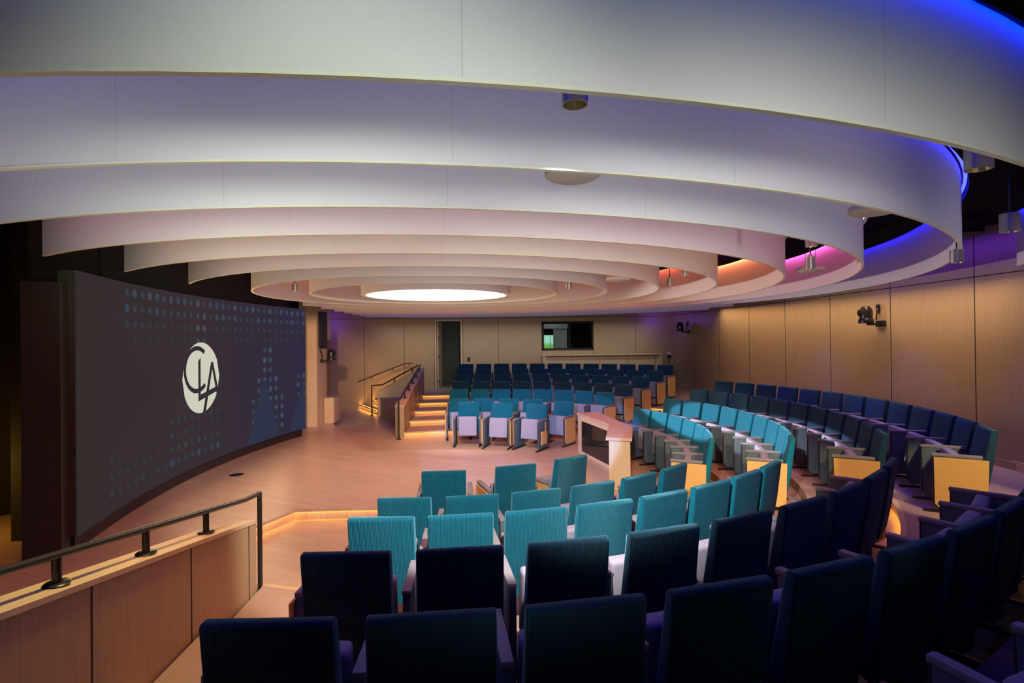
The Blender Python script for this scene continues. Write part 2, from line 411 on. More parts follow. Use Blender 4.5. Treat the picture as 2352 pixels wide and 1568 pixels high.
nt.links.new(e_.outputs[0], ad.inputs[0]); nt.links.new(gl.outputs[0], ad.inputs[1]); nt.links.new(ad.outputs[0], oo.inputs['Surface'])
def screen_strip(name, mat, n0, n1, z0, z1, off, th, seg=48, parent=sc):
    mb = MB()
    for k in range(seg + 1):
        n = n0 + (n1 - n0) * k / seg; a = scr_a(n) + off
        mb.v += [Vector((a, n, z0)), Vector((a, n, z1)), Vector((a - th, n, z1)), Vector((a - th, n, z0))]
    for k in range(seg):
        s = 4 * k
        for i in range(4): j = (i + 1) % 4; mb.quad(s + i, s + 4 + i, s + 4 + j, s + j)
    mb.quad(0, 1, 2, 3); e = 4 * seg; mb.quad(e + 3, e + 2, e + 1, e)
    return mb.build(name, mat, parent)
screen_strip('display_panel', sm, S0, S1, SZ0, SZ1, 0, .02)
screen_strip('rear_casing', M['frame_gray'], S0, S1, SZ0, SZ1, -.022, .17)
screen_strip('base', M['skirt'], S0 + .03, S1 - .06, .14, SZ0 - .002, -.05, .12)
def flat_on_screen(name, polys, mat, off):
    """polygons in (n, z) laid on the curved display"""
    mb = MB()
    for p in polys:
        i = len(mb.v)
        for n, z in p: mb.v.append(Vector((scr_a(n) + off, n, z)))
        mb.quad(*range(i, i + len(p)))
    return mb, name, mat
# dot pattern of the picture
rnd = random.Random(3)
dots = MB(); cols = []
def addot(n, z, r, col):
    i = len(dots.v)
    for k in range(12):
        t = 2 * PI * k / 12; nn = n + r * cos(t); dots.v.append(Vector((scr_a(nn) + .0012, nn, z + r * sin(t))))
    dots.quad(*range(i, i + 12)); cols.append(col)
for ci in range(34):
    n = -2.95 + .2 * ci
    for ri in range(13):
        z = SZ1 - .12 - .2 * ri
        I = 0; s = (n - S0) / (S1 - S0); g = .0
        if s > .17 and ri == 0: I = .75
        elif s > .17 and ri == 1: I = .6
        elif s > .17 and ri == 2: I = .28
        elif ri == 3: I = .12 if s > .17 else 0
        if .44 < s < .52 and ri < 6: I = max(I, .8 - .09 * ri); g = 1
        if .32 < s < .345 and ri < 4: I = max(I, .7 - .1 * ri); g = 1
        if .34 < s < .58 and ri >= 8: I = max(I, .1 * (ri - 6) * (.6 + .4 * rnd.random()))
        if .1 < s < .34 and ri >= 10: I = max(I, .06 * (ri - 8))
        if .72 < s < .9 and ri >= 4:
            w = .018 + .012 * (ri - 4)
            if abs(s - .80) < w: I = .95
        if s > .94 and ri > 6: I = .7
        I *= .26 + .38 * rnd.random()
        if I < .05: continue
        base = (.09, .10, .115) if g else (.035, .085, .17)
        addot(n, z, .048 if I < .3 else .058, tuple(.03 + c * I for c in base))
dm = D.materials.new('screen dots'); dm.use_nodes = True; nt = dm.node_tree; nt.nodes.clear()
e_ = nt.nodes.new('ShaderNodeEmission'); oo = nt.nodes.new('ShaderNodeOutputMaterial'); av = nt.nodes.new('ShaderNodeAttribute'); av.attribute_name = 'dotcol'
nt.links.new(av.outputs['Color'], e_.inputs['Color']); nt.links.new(e_.outputs[0], oo.inputs['Surface'])
dob = dots.build('picture_dots', dm, sc); dob['kind'] = 'stuff'
ca = dob.data.attributes.new('dotcol', 'FLOAT_COLOR', 'FACE')
for i, c_ in enumerate(cols): ca.data[i].color = (*c_, 1)
def to_screen(polys, off, name, mat):
    mb = MB()
    for p in polys:
        i = len(mb.v)
        for n, z in p: mb.v.append(Vector((scr_a(n) + off, n, z)))
        mb.quad(*range(i, i + len(p)))
    return mb.build(name, mat, sc)
to_screen([[(2.25, 1.6), (1.62, SZ0), (1.9, SZ0), (2.3, SZ0), (2.75, SZ0)], [(3.70, 1.55), (3.70, SZ0), (3.35, SZ0), (3.1, SZ0)]], .0006, 'picture_triangle', glow('navy picture shape', (.028, .034, .064), 1))
# logo: centre (n, z), unit radius -> (u, v) from the photo, u right, v up
LN, LZ, LR = .135, 1.725, .575
cream = glow('cream logo light', (.62, .60, .49), 1.0)
def P_(pts, off, name, mat, tri=False): return to_screen([[(LN + LR * u, LZ + LR * v) for u, v in p] for p in pts], off, name, mat)
circ = [(cos(2 * PI * k / 64), sin(2 * PI * k / 64)) for k in range(64)]
# fan strips so the disc follows the curve
strips = []
for k in range(16):
    u0, u1 = -1 + 2 * k / 16, -1 + 2 * (k + 1) / 16
    h0, h1 = math.sqrt(max(0, 1 - u0 * u0)), math.sqrt(max(0, 1 - u1 * u1))
    p = [(u0, -h0), (u1, -h1), (u1, h1), (u0, h0)]
    strips.append([q for i, q in enumerate(p) if q not in p[:i]])
P_([s for s in strips if len(s) > 2], .0022, 'logo_disc', cream)
inkm = glow('dark logo lettering', (.036, .026, .034), 1.0)
ink = []
def stroke_arc(cx, cy, rx, ry, a0, a1, w0, w1, m=36):
    out = []
    for i in range(m):
        t0, t1 = a0 + (a1 - a0) * i / m, a0 + (a1 - a0) * (i + 1) / m
        wa, wb = w0, w1
        q = []
        for t, s in ((t0, 1), (t1, 1), (t1, 0), (t0, 0)):
            R_ = 1 if s else None
            rx_, ry_ = (rx, ry) if s else (rx - w0, ry - w1)
            q.append((cx + rx_ * cos(t), cy + ry_ * sin(t)))
        out.append(q)
    return out
ink += stroke_arc(-.22, .24, .71, .66, rad(52), rad(312), .125, .125)
ink.append([(-.16, -.66), (-.03, -.62), (-.03, .58), (-.16, .46)])              # L stem
ink.append([(-.16, -.66), (.85, -.46), (.80, -.32), (-.16, -.50)])              # L foot / A bar
ink.append([(.075, -1.02), (.235, -1.0), (.66, .40), (.54, .42)])               # A left leg
ink.append([(.54, .42), (.66, .42), (.985, -.56), (.84, -.54)])                 # A right leg
P_(ink, .0034, 'logo_letters', inkm)

# dark wing panel left of the screen + backstage curtain
struct(MB().prism([(-4.02, -3.30), (-3.70, -3.22), (-3.70, -3.10), (-4.02, -3.18)], .14, 2.92).build('trim_3', M['wing']))
cu = MB(); K = 60
for k in range(K + 1):
    x = -6.7 + 2.3 * k / K; y = -1.9 - .05 * sin(k * 1.1) + .25 * (k / K)
    cu.v += [Vector((x, y, .15)), Vector((x, y, 3.75))]
for k in range(K): cu.quad(2 * k, 2 * k + 2, 2 * k + 3, 2 * k + 1)
tag(cu.build('curtain', M['curtain_dark'], smooth=True), 'black pleated backstage curtain left of the video wall', 'curtain')

# ---- oak pylon with speaker, right of the screen
struct(MB().box(-4.2, -3.76, 5.02, 6.18, .0, 4.2).build('trim_4', M['oak_light']))
sp = thing('loudspeaker', 'tall black column loudspeaker set on the oak pylon right of the screen', 'speaker', (-3.76, 5.46, 2.13))
MB().box(.001, .05, -.30, .30, 0, .95).build('cabinet', M['black'], sp, bevel=.008)
MB().box(.05, .056, -.27, .27, .03, .92).build('grille', M['dark'], sp)
pd = thing('pedestal', 'small oak pedestal box at the foot of the oak pylon', 'pedestal', (-3.72, 5.9, 0))
MB().box(-.03, .22, -.35, .3, .14, .80).build('body', M['oak_light'], pd, bevel=.004)
MB().box(-.035, .23, -.355, .305, .80, .825).build('top', M['oak'], pd)
MB().box(-3.757, -3.74, 5.8, 6.12, .83, 2.35).build('trim_5', M['brown']); struct(D.objects['trim_5'])

# ---- guard walls and handrails (mirrored pair)
def guard_cap(n): return .71 + .175 * (abs(n) - 3.85)
for sgn in (1, -1):
    mb = MB()
    n0, n1 = 4.07, 8.05 if sgn > 0 else 9.9
    z0c, z1c = guard_cap(n0), guard_cap(n1)
    def ext(x0, x1, za0, za1, zb0, zb1, na=n0, nb=n1):
        b = len(mb.v)
        for n, za, zb in ((na, za0, zb0), (nb, za1, zb1)):
            for x, z in ((x0, za), (x1, za), (x1, zb), (x0, zb)): mb.v.append(Vector((x, sgn * n, z)))
        for q in ((0, 1, 2, 3), (7, 6, 5, 4), (0, 4, 5, 1), (1, 5, 6, 2), (2, 6, 7, 3), (3, 7, 4, 0)): mb.quad(*[b + i for i in q])
    mb.cur = 0; ext(-1.625, -1.415, 0, 0, z0c - .03, z1c - .03)
    mb.cur = 1; ext(-1.635, -1.405, z0c - .03, z1c - .03, z0c, z1c)
    mb.cur = 2
    for nj in (4.21, 5.08, 5.99, 6.9, 7.8):
        if nj < n1: ext(-1.4155, -1.412, 0, 0, guard_cap(nj) - .03, guard_cap(nj) - .03, nj - .004, nj + .004)
    nm = 'wall_stairs_far' if sgn > 0 else 'wall_stairs_near'
    struct(mb.build(nm, [M['oak'], M['oak_light'], M['black']]))

def handrail(label, pts, posts, base_z, r=.021, floor_post=None, group=None):
    t = thing('handrail', label, 'handrail', (0, 0, 0), 0, group)
    MB().tube(pts, r, 12).build('rail', M['metal_black'], t, smooth=True)
    for (x, y, z) in posts:
        zb = base_z(x, y)
        p = MB().tube([(x, y, zb + .002), (x, y, z)], .021, 12).build('post', M['metal_black'], t, smooth=True)
        MB().lathe([(0, zb + .004), (.055, zb + .004), (.058, zb + .012), (.05, zb + .018), (.0, zb + .018)], 20, T(x, y, 0)).build('base_plate', M['metal_black'], p, smooth=True)
    if floor_post:
        x, y, z = floor_post
        p = MB().tube([(x, y, 0.003), (x, y, z)], .021, 12).build('post', M['metal_black'], t, smooth=True)
        MB().lathe([(0, .002), (.06, .002), (.06, .012), (.03, .02), (0, .02)], 20, T(x, y, 0)).build('base_plate', M['metal_black'], p, smooth=True)
    return t
def rail_z(n): return .925 + .163 * (abs(n) - 4.08)
for sgn, lab in ((1, 'black handrail on the far guard wall beside the lit steps'), (-1, 'black handrail on the low oak wall at lower left')):
    end = 7.95 if sgn > 0 else 9.8
    pts = [(-1.5, sgn * 3.79, .90), (-1.5, sgn * 4.08, .925), (-1.5, sgn * end, rail_z(end))]
    ns_ = [4.72, 5.43, 6.14, 6.85, 7.56] if sgn > 0 else [4.72, 5.42, 6.1, 6.9, 7.7]
    handrail(lab, pts, [(-1.5, sgn * n, rail_z(n) - .01) for n in ns_], lambda x, y: guard_cap(y) + .002, floor_post=(-1.5, sgn * 3.79, .905))

# second short flight along the far wall
mb = MB()
b = 0
def cap2(a): return .74 + (1.42 - .74) / (1.31) * (a + 2.8)
for a0, a1 in ((-2.8, -1.61),):
    for x, z in ((a0, 0), (a1, 0), (a1, cap2(a1)), (a0, cap2(a0))): mb.v += [Vector((x, 7.78, z)), Vector((x, 7.96, z))]
    for q in ((0, 2, 4, 6), (7, 5, 3, 1), (0, 1, 3, 2), (2, 3, 5, 4), (4, 5, 7, 6), (6, 7, 1, 0)): mb.quad(*q)
struct(mb.build('wall_ramp_far', M['oak_light']))
mb = MB()
for x, z in ((-2.82, cap2(-2.82)), (-1.62, cap2(-1.62)), (-1.62, cap2(-1.62) + .03), (-2.82, cap2(-2.82) + .03)): mb.v += [Vector((x, 7.765, z)), Vector((x, 7.975, z))]
for q in ((0, 2, 4, 6), (7, 5, 3, 1), (0, 1, 3, 2), (2, 3, 5, 4), (4, 5, 7, 6), (6, 7, 1, 0)): mb.quad(*q)
struct(mb.build('trim_6', M['oak']))
for k in range(4):
    a0 = .42 * k; z = .16 * (k + 1)
    xa, xb = -3.75 + a0, -2.86 + a0 * .75
    if xb > -1.7: xb = -1.7
    s_ = struct(MB().prism([(xa, NW - .001), (xb, 7.975), (-1.625, 7.975), (-1.625, NW - .001)], .001 if k == 0 else .16 * k + .001, z).build('step_floor', M['tier']))
    L = math.hypot(xb - xa, NW - 7.975); nx, ny = -(NW - 7.975) / L, -(xb - xa) / L
    MB().prism([(xa + nx * .004, NW - .03), (xb + nx * .004, 7.99), (xb + nx * .03, 7.99 + ny * .03), (xa + nx * .03, NW - .03 + ny * .03)], z - .022, z - .018).build('led_strip', M['orange'], s_)
    MB().prism([(xa + nx * .0315, NW - .03 + ny * .03), (xb + nx * .0315, 7.985 + ny * .03), (xb + nx * .038, 7.985 + ny * .036), (xa + nx * .038, NW - .03 + ny * .036)], z - .04, z).build('nosing', M['riser'], s_)
handrail('black handrail on the short wall of the side steps with floor post', [(-3.0, 7.87, .93), (-2.68, 7.87, .95), (-1.55, 7.87, 1.55)], [(a, 7.87, .95 + (a + 2.68) * .53) for a in (-2.3, -1.75)], lambda x, y: cap2(x) + .031, floor_post=(-3.0, 7.87, .93))
wr = thing('handrail', 'black wall mounted handrail on the far wall left of the door', 'handrail', (0, 0, 0))
MB().tube([(-3.82, NW - .08, .93), (-2.23, NW - .08, 1.53), (-1.95, NW - .08, 1.54)], .019, 10).build('rail', M['metal_black'], wr, smooth=True)
for a in (-3.35, -2.65, -2.1):
    z = .93 + (min(a, -2.23) + 3.82) * .377
    MB().tube([(a, NW - .08, z - .01), (a, NW - .07, z - .07), (a, NW - .002, z - .09)], .011, 8).build('bracket', M['metal_black'], wr, smooth=True)
# low oak box with two marker lights between the walls
bx = thing('planter_box', 'low oak box with two tiny lights between the stair walls', 'box', (0, 0, 0))
MB().prism([(-2.72, 7.755), (-1.64, 5.70), (-1.64, 7.755)], .002, .54).build('body', M['oak'], bx)
MB().prism([(-2.75, 7.758), (-1.638, 5.65), (-1.638, 7.758)], .54, .57).build('top', M['oak'], bx)
for f in (.28, .58):
    x, y = -2.72 + 1.12 * f, 7.77 - 2.12 * f
    nx, ny = -.884, -.467
    MB().lathe([(0, 0), (.022, 0), (.022, .01), (0, .012)], 14, Matrix.Translation((x + nx * .002, y + ny * .002, .28)) @ Matrix.Rotation(rad(-90), 4, Vector((-ny, nx, 0)).normalized())).build('marker_light', M['spotdot'], bx)

# ---- counter behind the back row
ct = thing('counter', 'long pale oak counter under the booth window behind the back row', 'counter', (0, 0, TIER[6]))
MB().box(2.55, 6.42, 9.22, 9.58, 0, 1.06).build('body', M['oak_light'], ct)
MB().box(2.44, 2.55, 9.18, 9.58, 0, 1.10).build('side_panel', M['oak_light'], ct); MB().box(6.42, 6.54, 9.18, 9.58, 0, 1.10).build('side_panel', M['oak_light'], ct)
MB().box(2.42, 6.56, 9.16, 9.585, 1.10, 1.145).build('top', M['oak_light'], ct)
for a in (3.47, 4.39, 5.33, 6.3): MB().box(a - .005, a + .005, 9.214, 9.219, 0, 1.06).build('joint', M['black'], ct)
sw = thing('wall_switch', 'small black wall switch right of the open door', 'switch', (-.07, NW - .001, 1.64))
MB().box(-.045, .045, -.012, 0, -.07, .07).build('plate', M['black'], sw, bevel=.003); MB().box(-.015, .015, -.018, -.0125, -.03, .03).build('rocker', M['dark'], sw)
cs = thing('card_stand', 'small black stand holding a pale card behind the back row', 'stand', (6.72, 9.05, TIER[6]))
MB().tube([(0, 0, .012), (0, 0, 1.0)], .02, 10).build('pole', M['metal_black'], cs); MB().lathe([(0, 0), (.14, 0), (.14, .01), (0, .012)], 20).build('base', M['metal_black'], cs)
MB().box(-.06, .06, -.03, .03, .98, 1.10).build('holder', M['black'], cs); MB().box(-.08, .08, -.005, .005, 1.105, 1.18).build('card', M['white'], cs)

# ---- ceiling rings
RINGS = [('outermost but one', 8.12), ('A', 7.40), ('B', 6.66), ('C', 5.91), ('D', 5.14), ('E', 4.34), ('F', 3.55), ('G', 2.77), ('H', 1.98)]
LEDC = [((.004, .01, 1.0), 22), ((.003, .01, 1.0), 22), ((.006, .006, 1.0), 28), ((1.0, .10, .56), 46), ((1.0, .22, .09), 66), ((1.0, .11, .05), 42), ((1.0, .13, .08), 22), ((1.0, .13, .14), 24), ((1.0, .13, .12), 22)]
OUTC = [((.1, .2, 1.0), 4), ((.0, .02, 1.0), 30), ((.012, .016, 1.0), 17), ((1.0, .72, .86), 6.5), ((.9, .66, .45), 4.5), ((.9, .85, .7), 4.5), ((1.0, .80, .58), 5), ((1.0, .6, .52), 5), ((1.0, .45, .43), 6)]
ORD = ['outermost', 'second', 'third', 'fourth', 'fifth', 'sixth', 'seventh', 'eighth', 'ninth']
XL, XR = -3.12, 6.36
def arcs_for(r):
    """angle spans of the ring that lie between the stage line and the right wall line"""
    cx = RC[0]
    lo = math.acos(max(-1, min(1, (XL - cx) / r))) if (XL - cx) > -r else None
    hi = math.acos(max(-1, min(1, (XR - cx) / r))) if r > 7 and (XR - cx) < r else None
    A0 = hi if hi is not None else None; A1 = lo
    if A0 is None and A1 is None: return [(0, 2 * PI)]
    if A0 is None: return [(-A1, A1)]
    if A1 is None: return [(A0, 2 * PI - A0)]
    return [(A0, A1), (-A1, -A0)]
for i, ((nm, r), (col, st_)) in enumerate(zip(RINGS, LEDC)):
    t = thing('ceiling_ring', f'{ORD[i]} white hoop of the concentric ceiling rings, counted from outside', 'ceiling ring', (RC[0], RC[1], 0), 0, 'concentric ceiling rings')
    spans = arcs_for(r)
    if i == 0: spans = [s for s in spans if s[0] >= 0 and s[1] > 1]
    th = .010
    led, chan = MB(), MB()
    ledmat = {-1: glow(f'ring light inner {i}', col, st_), 1: glow(f'ring light outer {i}', OUTC[i][0], OUTC[i][1])}
    for a0, a1 in spans:
        body, lip = MB(), MB()
        full = abs(a1 - a0 - 2 * PI) < 1e-6
        m = max(24, int(160 * (a1 - a0) / (2 * PI) * (r / 6) ** .5))
        body.lathe([(r - th, ZB + .012), (r + th, ZB + .012), (r + th, ZT), (r - th, ZT), (r - th, ZB + .012)], m, None, a0, a1)
        if not full:
            for a in (a0, a1):
                b = len(body.v)
                for rr_, z in ((r - th, ZB + .012), (r + th, ZB + .012), (r + th, ZT), (r - th, ZT)): body.v.append(Vector((rr_ * cos(a), rr_ * sin(a), z)))
                body.quad(b, b + 1, b + 2, b + 3)
        lip.lathe([(r - th - .003, ZB), (r + th + .003, ZB), (r + th + .003, ZB + .0115), (r - th - .003, ZB + .0115), (r - th - .003, ZB)], m, None, a0, a1)
        for sg in (-1, 1):
            e = r + sg * th
            led, chan = MB(), MB()
            led.lathe([(e + sg * .014, ZT + .006), (e + sg * .040, ZT + .006)], m, None, a0, a1)
            chan.lathe([(e - sg * .004, ZT + .002), (e - sg * .004, ZT + .016), (e + sg * .052, ZT + .016), (e + sg * .052, ZT - .045)], m, None, a0, a1)  # added shield, keeps strip light off the neighbouring rings
            ch = chan.build('light_shield', M['black'], t)
            led.build('led_strip', ledmat[sg], ch)
        body.build('baffle', M['ring'], t, smooth=True); lip.build('edge_trim', M['lip'], t, smooth=True)
# centre light ring
t = thing('skylight_lamp', 'small bright round ceiling lamp at the centre of the rings', 'lamp', (RC[0], RC[1], 0))
r = 1.2
MB().lathe([(r - .05, ZB), (r + .02, ZB), (r + .02, ZT - .1), (r - .05, ZT - .1), (r - .05, ZB)], 96).build('rim', M['ring'], t, smooth=True)
mb = MB(); i0 = len(mb.v)
mb.lathe([(.001, ZB + .11), (r - .06, ZB + .11)], 96); mb.build('diffuser', M['disc_light'], t)

# ---- pendants
def pendant(x, y, z, label, r=.075, h=.24):
    t = thing('pendant_light', label, 'pendant lamp', (x, y, z), 0, 'cylinder pendants between the rings')
    MB().lathe([(r - .006, .0), (r, 0), (r, h), (.012, h + .004), (.0, h + .004)], 28).build('housing', M['steel'], t, smooth=True)
    MB().lathe([(r - .008, .0), (r * .72, .08), (.02, .12), (0, .12)], 28).build('reflector', M['steel_in'], t, smooth=True)
    MB().tube([(0, 0, h), (0, 0, 3.779 - z)], .006, 8).build('cable', M['metal_black'], t)
PEN = [((.93, -6.96, 3.10), 'brass lit pendant can hanging below the big front ring, top centre'),
       ((2.96, -6.37, 3.07), 'big metal pendant can under the front ring at upper right'),
       ((4.71, -4.80, 3.09), 'grey pendant can on a cable against the blue lit ring, far upper right'),
       ((4.73, -4.30, 2.92), 'pendant can half hidden behind the third ring at right'),
       ((3.40, -4.32, 2.87), 'pendant can on a cable against the pink lit ring'),
       ((3.30, -4.50, 3.03), 'pendant can just under the fourth ring above the pink glow'),
       ((3.27, -1.12, 3.06), 'pendant can on a cable against the red lit sixth ring'),
       ((2.93, -2.62, 3.02), 'pendant can tucked under the sixth ring, right of the cabled one'),
       ((1.71, -1.64, 2.974), 'small pendant can right of the bright centre lamp'),
       ((-2.2, -.87, 3.04), 'small pendant can left of the bright centre lamp')]
for (p, lab), sz in zip(PEN, (.046, .056, .064, .050, .038, .046, .044, .042, .040, .045)):
    pendant(*p, lab, sz, max(.10, sz * 2.2))
DISCS = [((1.05, -6.15, 3.09), 'cream acoustic disc peeping out below the third ring at the top centre'),
         ((3.15, -5.42, 3.087), 'large cream acoustic disc under the third ring at right'),
         ((2.24, -2.21, 3.005), 'cream acoustic disc hanging under the seventh ring'),
         ((4.42, -2.67, 3.05), 'cream acoustic disc on two wires by the pink glow')]
for (p, lab), r in zip(DISCS, (.14, .145, .148, .15)):
    t = thing('hanging_acoustic_disc', lab, 'acoustic disc', p, 0, 'round acoustic discs between the rings')
    MB().lathe([(0, 0), (r - .02, 0), (r, .012), (r, .045), (r - .015, .055), (0, .055)], 40).build('panel', M['disc'], t, smooth=True)
    for s in (-.06, .06): MB().tube([(s, 0, .054), (s, 0, 3.779 - p[2])], .003, 6).build('wire', M['metal_black'], t)
t = thing('hanging_speaker', 'flat black speaker disc hanging in the blue light before the right wall', 'speaker', (6.75, -2.2, 3.58))
MB().lathe([(0, 0), (.2, 0), (.2, .07), (0, .07)], 28).build('cabinet', M['black'], t); MB().tube([(0, 0, .07), (0, 0, .198)], .006, 8).build('cable', M['metal_black'], t)

# ---- cameras
def ptz(loc, rz, label, s=1.0):
    t = thing('dome_camera', label, 'camera', loc, rz, 'black pan tilt cameras'); t.scale = (s, s, s)
    MB().box(-.03, 0, -.09, .09, -.04, .05).build('wall_plate', M['camera'], t, bevel=.006)
    MB().box(-.20, -.03, -.05, .05, -.02, .012).build('bracket', M['camera'], t, bevel=.005)
    MB().lathe([(0, .012), (.10, .012), (.105, .03), (.10, .07), (.09, .085), (0, .085)], 28, T(-.24, 0, 0)).build('base', M['camera'], t, smooth=True)
    MB().lathe([(0, .085), (.085, .088), (.09, .16), (.082, .22), (.055, .265), (0, .28)], 28, T(-.24, 0, 0)).build('head', M['camera'], t, smooth=True)
    MB().lathe([(0, 0), (.05, 0), (.05, .045), (.04, .05), (0, .05)], 24, Matrix.Translation((-.30, 0, .17)) @ Matrix.Rotation(rad(-90), 4, 'Y')).build('lens', M['glass'], t, smooth=True)
    MB().tube([(-.005, .06, .26), (-.03, .05, .2), (-.05, .04, .06)], .012, 8).build('cable', M['camera'], t, smooth=True)
    MB().box(-.02, 0, .03, .09, .19, .30).build('junction_box', M['camera'], t, bevel=.004)
ptz((wall_a(.25) - .012, .25, 2.50), 0, 'black pan tilt camera on the right wall, nearest to the viewer', 1.15)
ptz((wall_a(8.35) - .02, 8.35, 2.50), 0, 'black pan tilt camera at the far end of the right wall', 1.15)
ptz((-3.76, 5.35, 1.80), PI, 'black pan tilt camera on the oak pylon under the speaker', 1.1)

# ---- lectern / instructor desk
dk = thing('presenter_desk', 'angled oak presenter desk with dark glass front in the middle', 'desk', (0, 0, 0))
OUT = [(2.37, -.80), (2.74, -.92), (3.03, .10), (2.84, 2.06), (2.40, 2.00), (2.71, .46)]
MB().prism(OUT, .755, .80).build('top', M['oak_top'], dk)
def wall_between(p, q, t, z0, z1, mat, name):
    p, q = Vector((*p, 0)), Vector((*q, 0)); d = (q - p).normalized(); n = Vector((-d.y, d.x, 0)) * t
    poly = [(p.x, p.y), (q.x, q.y), (q.x + n.x, q.y + n.y), (p.x + n.x, p.y + n.y)]
    return MB().prism(poly, z0, z1).build(name, mat, dk)
wall_between((2.42, -.785), (2.72, -.885), .05, .002, .755, M['oak_light'], 'end_panel')
wall_between((2.41, 1.93), (2.82, 1.985), -.05, .002, .755, M['oak_light'], 'end_panel')
wall_between((2.735, .47), (2.435, 1.85), -.03, .06, .66, M['glass'], 'front_panel')['label'] = 'dark glass front panel'
wall_between((2.73, .47), (2.43, 1.87), -.03, .66, .755, M['oak_light'], 'frame_rail'); wall_between((2.73, .47), (2.43, 1.87), -.03, .002, .06, M['oak_light'], 'frame_rail')
wall_between((2.437, 1.78), (2.405, 1.93), -.03, .002, .755, M['oak_light'], 'frame_stile')
wall_between((2.43, -.78), (2.74, .47), -.03, .002, .755, M['oak_light'], 'side_panel')
# floor boxes
def floorbox(x, y, z, r, mat, lab):
    t = thing('floor_box', lab, 'floor box', (x, y, z))
    MB().lathe([(0, .004), (r, .004), (r + .006, .0015)], 32).build('cover', mat, t)
    for dx in (-.035, .035): MB().box(dx - .02, dx + .02, -.03, .03, .0045, .007).build('flap', M['black'] if mat is not M['copper'] else M['copper'], t)
floorbox(-3.5, .09, .14, .105, M['metal_black'], 'black round floor box on the stage before the screen')
floorbox(-1.98, -2.25, 0, .10, M['copper'], 'copper toned round floor plate below the stage edge')

# ------------------------------------------------------------------ chairs
def back_mesh(m_='cord'):
    mb = MB(); w = .236
    b = len(mb.v)
    prof = [(.125, .27), (.215, .24), (.262, .50), (.312, .885), (.300, .90), (.262, .90), (.245, .885), (.18, .55)]
    for x in (-w, w):
        for y, z in prof: mb.v.append(Vector((x * (1.0 if .0 < z else 1), y, z)))
    n = len(prof)
    mb.quad(*range(n)); mb.quad(*reversed(range(n, 2 * n)))
    for i in range(n):
        j = (i + 1) % n; mb.quad(i, n + i, n + j, j)
    return mb.me('backrest', M[m_], bevel=.014, segs=3)
def seat_mesh():
    mb = MB(); Mx = Matrix.Translation((0, -.055, .42)) @ Matrix.Rotation(rad(-6), 4, 'X')
    mb.box(-.20, .20, -.05, .05, -.215, .205, Mx)
    return mb.me('seat', M['seat'], bevel=.03, segs=4)
def panel_mesh(sgn):
    mb = MB(); x = 0
    prof = [(-.235, .09), (-.20, .045), (.14, .045), (.18, .10), (.17, .60), (-.24, .60)]
    b = len(mb.v)
    for xx in (x - .022, x + .022):
        for y, z in prof: mb.v.append(Vector((xx, y, z)))
    n = len(prof); mb.quad(*range(n)); mb.quad(*reversed(range(n, 2 * n)))
    for i in range(n):
        j = (i + 1) % n; mb.quad(i, n + i, n + j, j)
    return mb.me('arm_panel', M['arm'], bevel=.008, segs=2)
def cap_mesh(sgn):
    return MB().box(-.027, .027, -.255, .17, .601, .632).me('armrest', M['cap'], bevel=.008, segs=2)
def end_mesh(sgn):
    mb = MB(); x0 = sgn * .0225; x1 = sgn * .038
    prof = [(-.235, .10), (-.19, .05), (.15, .05), (.20, .09), (.215, .592), (-.24, .592)]
    for xx in (x0, x1):
        for y, z in prof: mb.v.append(Vector((xx, y, z)))
    n = len(prof); mb.quad(*range(n)); mb.quad(*reversed(range(n, 2 * n)))
    for i in range(n):
        j = (i + 1) % n; mb.quad(i, n + i, n + j, j)
    return mb.me('end_panel', M['end'])
def foot_mesh(sgn):
    mb = MB(); x = 0
    mb.box(x - .025, x + .025, -.33, .26, .001, .022); mb.box(x - .022, x + .022, -.06, .06, .022, .05)
    return mb.me('foot', M['metal_black'], bevel=.005)
def strip_mesh(sgn):
    x = 0
    return MB().box(x - .020, x + .020, -.2475, -.2415, .09, .595).me('front_strip', M['strip'])
ME = dict(back=back_mesh(), backN=back_mesh('navy'), seat=seat_mesh(), pL=panel_mesh(-1), pR=panel_mesh(1), cL=cap_mesh(-1), cR=cap_mesh(1), eL=end_mesh(-1), eR=end_mesh(1), fL=foot_mesh(-1), fR=foot_mesh(1), sL=strip_mesh(-1), sR=strip_mesh(1))
beam = MB().box(-.215, .215, .05, .09, .20, .235).me('cross_beam', M['metal_black'])
tabm = MB(); tabm.box(.325, .34, -.22, .06, .13, .40); tabm.box(.325, .337, -.02, .02, .40, .58)
ME['tab'] = tabm.me('tablet', M['end'], bevel=.006)
def add_part(name, mesh, parent, label=None):
    o = D.objects.new(name, mesh); C.objects.link(o); o.parent = parent
    if label: o['label'] = label
    return o
def chair(r_back, th, z, kind, label, group, step=0):
    """kind: '' left arm only; L / R wood end panels; 2 both arms; f free-standing feet; t tablet. th in degrees in the room frame"""
    a = rad(th); ro = r_back - .285
    t = thing('auditorium_chair', label, 'chair', (ro * cos(a), ro * sin(a), z), a - PI / 2, group)
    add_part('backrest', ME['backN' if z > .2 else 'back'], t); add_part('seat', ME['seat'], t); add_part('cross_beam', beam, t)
    for s in ('L', 'R'):
        if s == 'R' and not ('2' in kind or 'R' in kind): continue
        p = add_part('arm_panel', ME['p' + s], t)
        sg = -1 if s == 'L' else 1
        if step:
            h = rad(step) / 2; p.location = (sg * ro * sin(h), -ro + ro * cos(h), 0); p.rotation_euler = (0, 0, -sg * h)
        else: p.location = (sg * .275, 0, 0)
        add_part('armrest', ME['c' + s], p)
        add_part('front_strip', ME['s' + s], p)
        if s in kind: add_part('end_panel', ME['e' + s], p, 'golden wood end panel')
        add_part('foot', ME['f' + s], p)
    if 't' in kind: add_part('tablet', ME['tab'], t, 'orange wood writing tablet folded down')
    return t
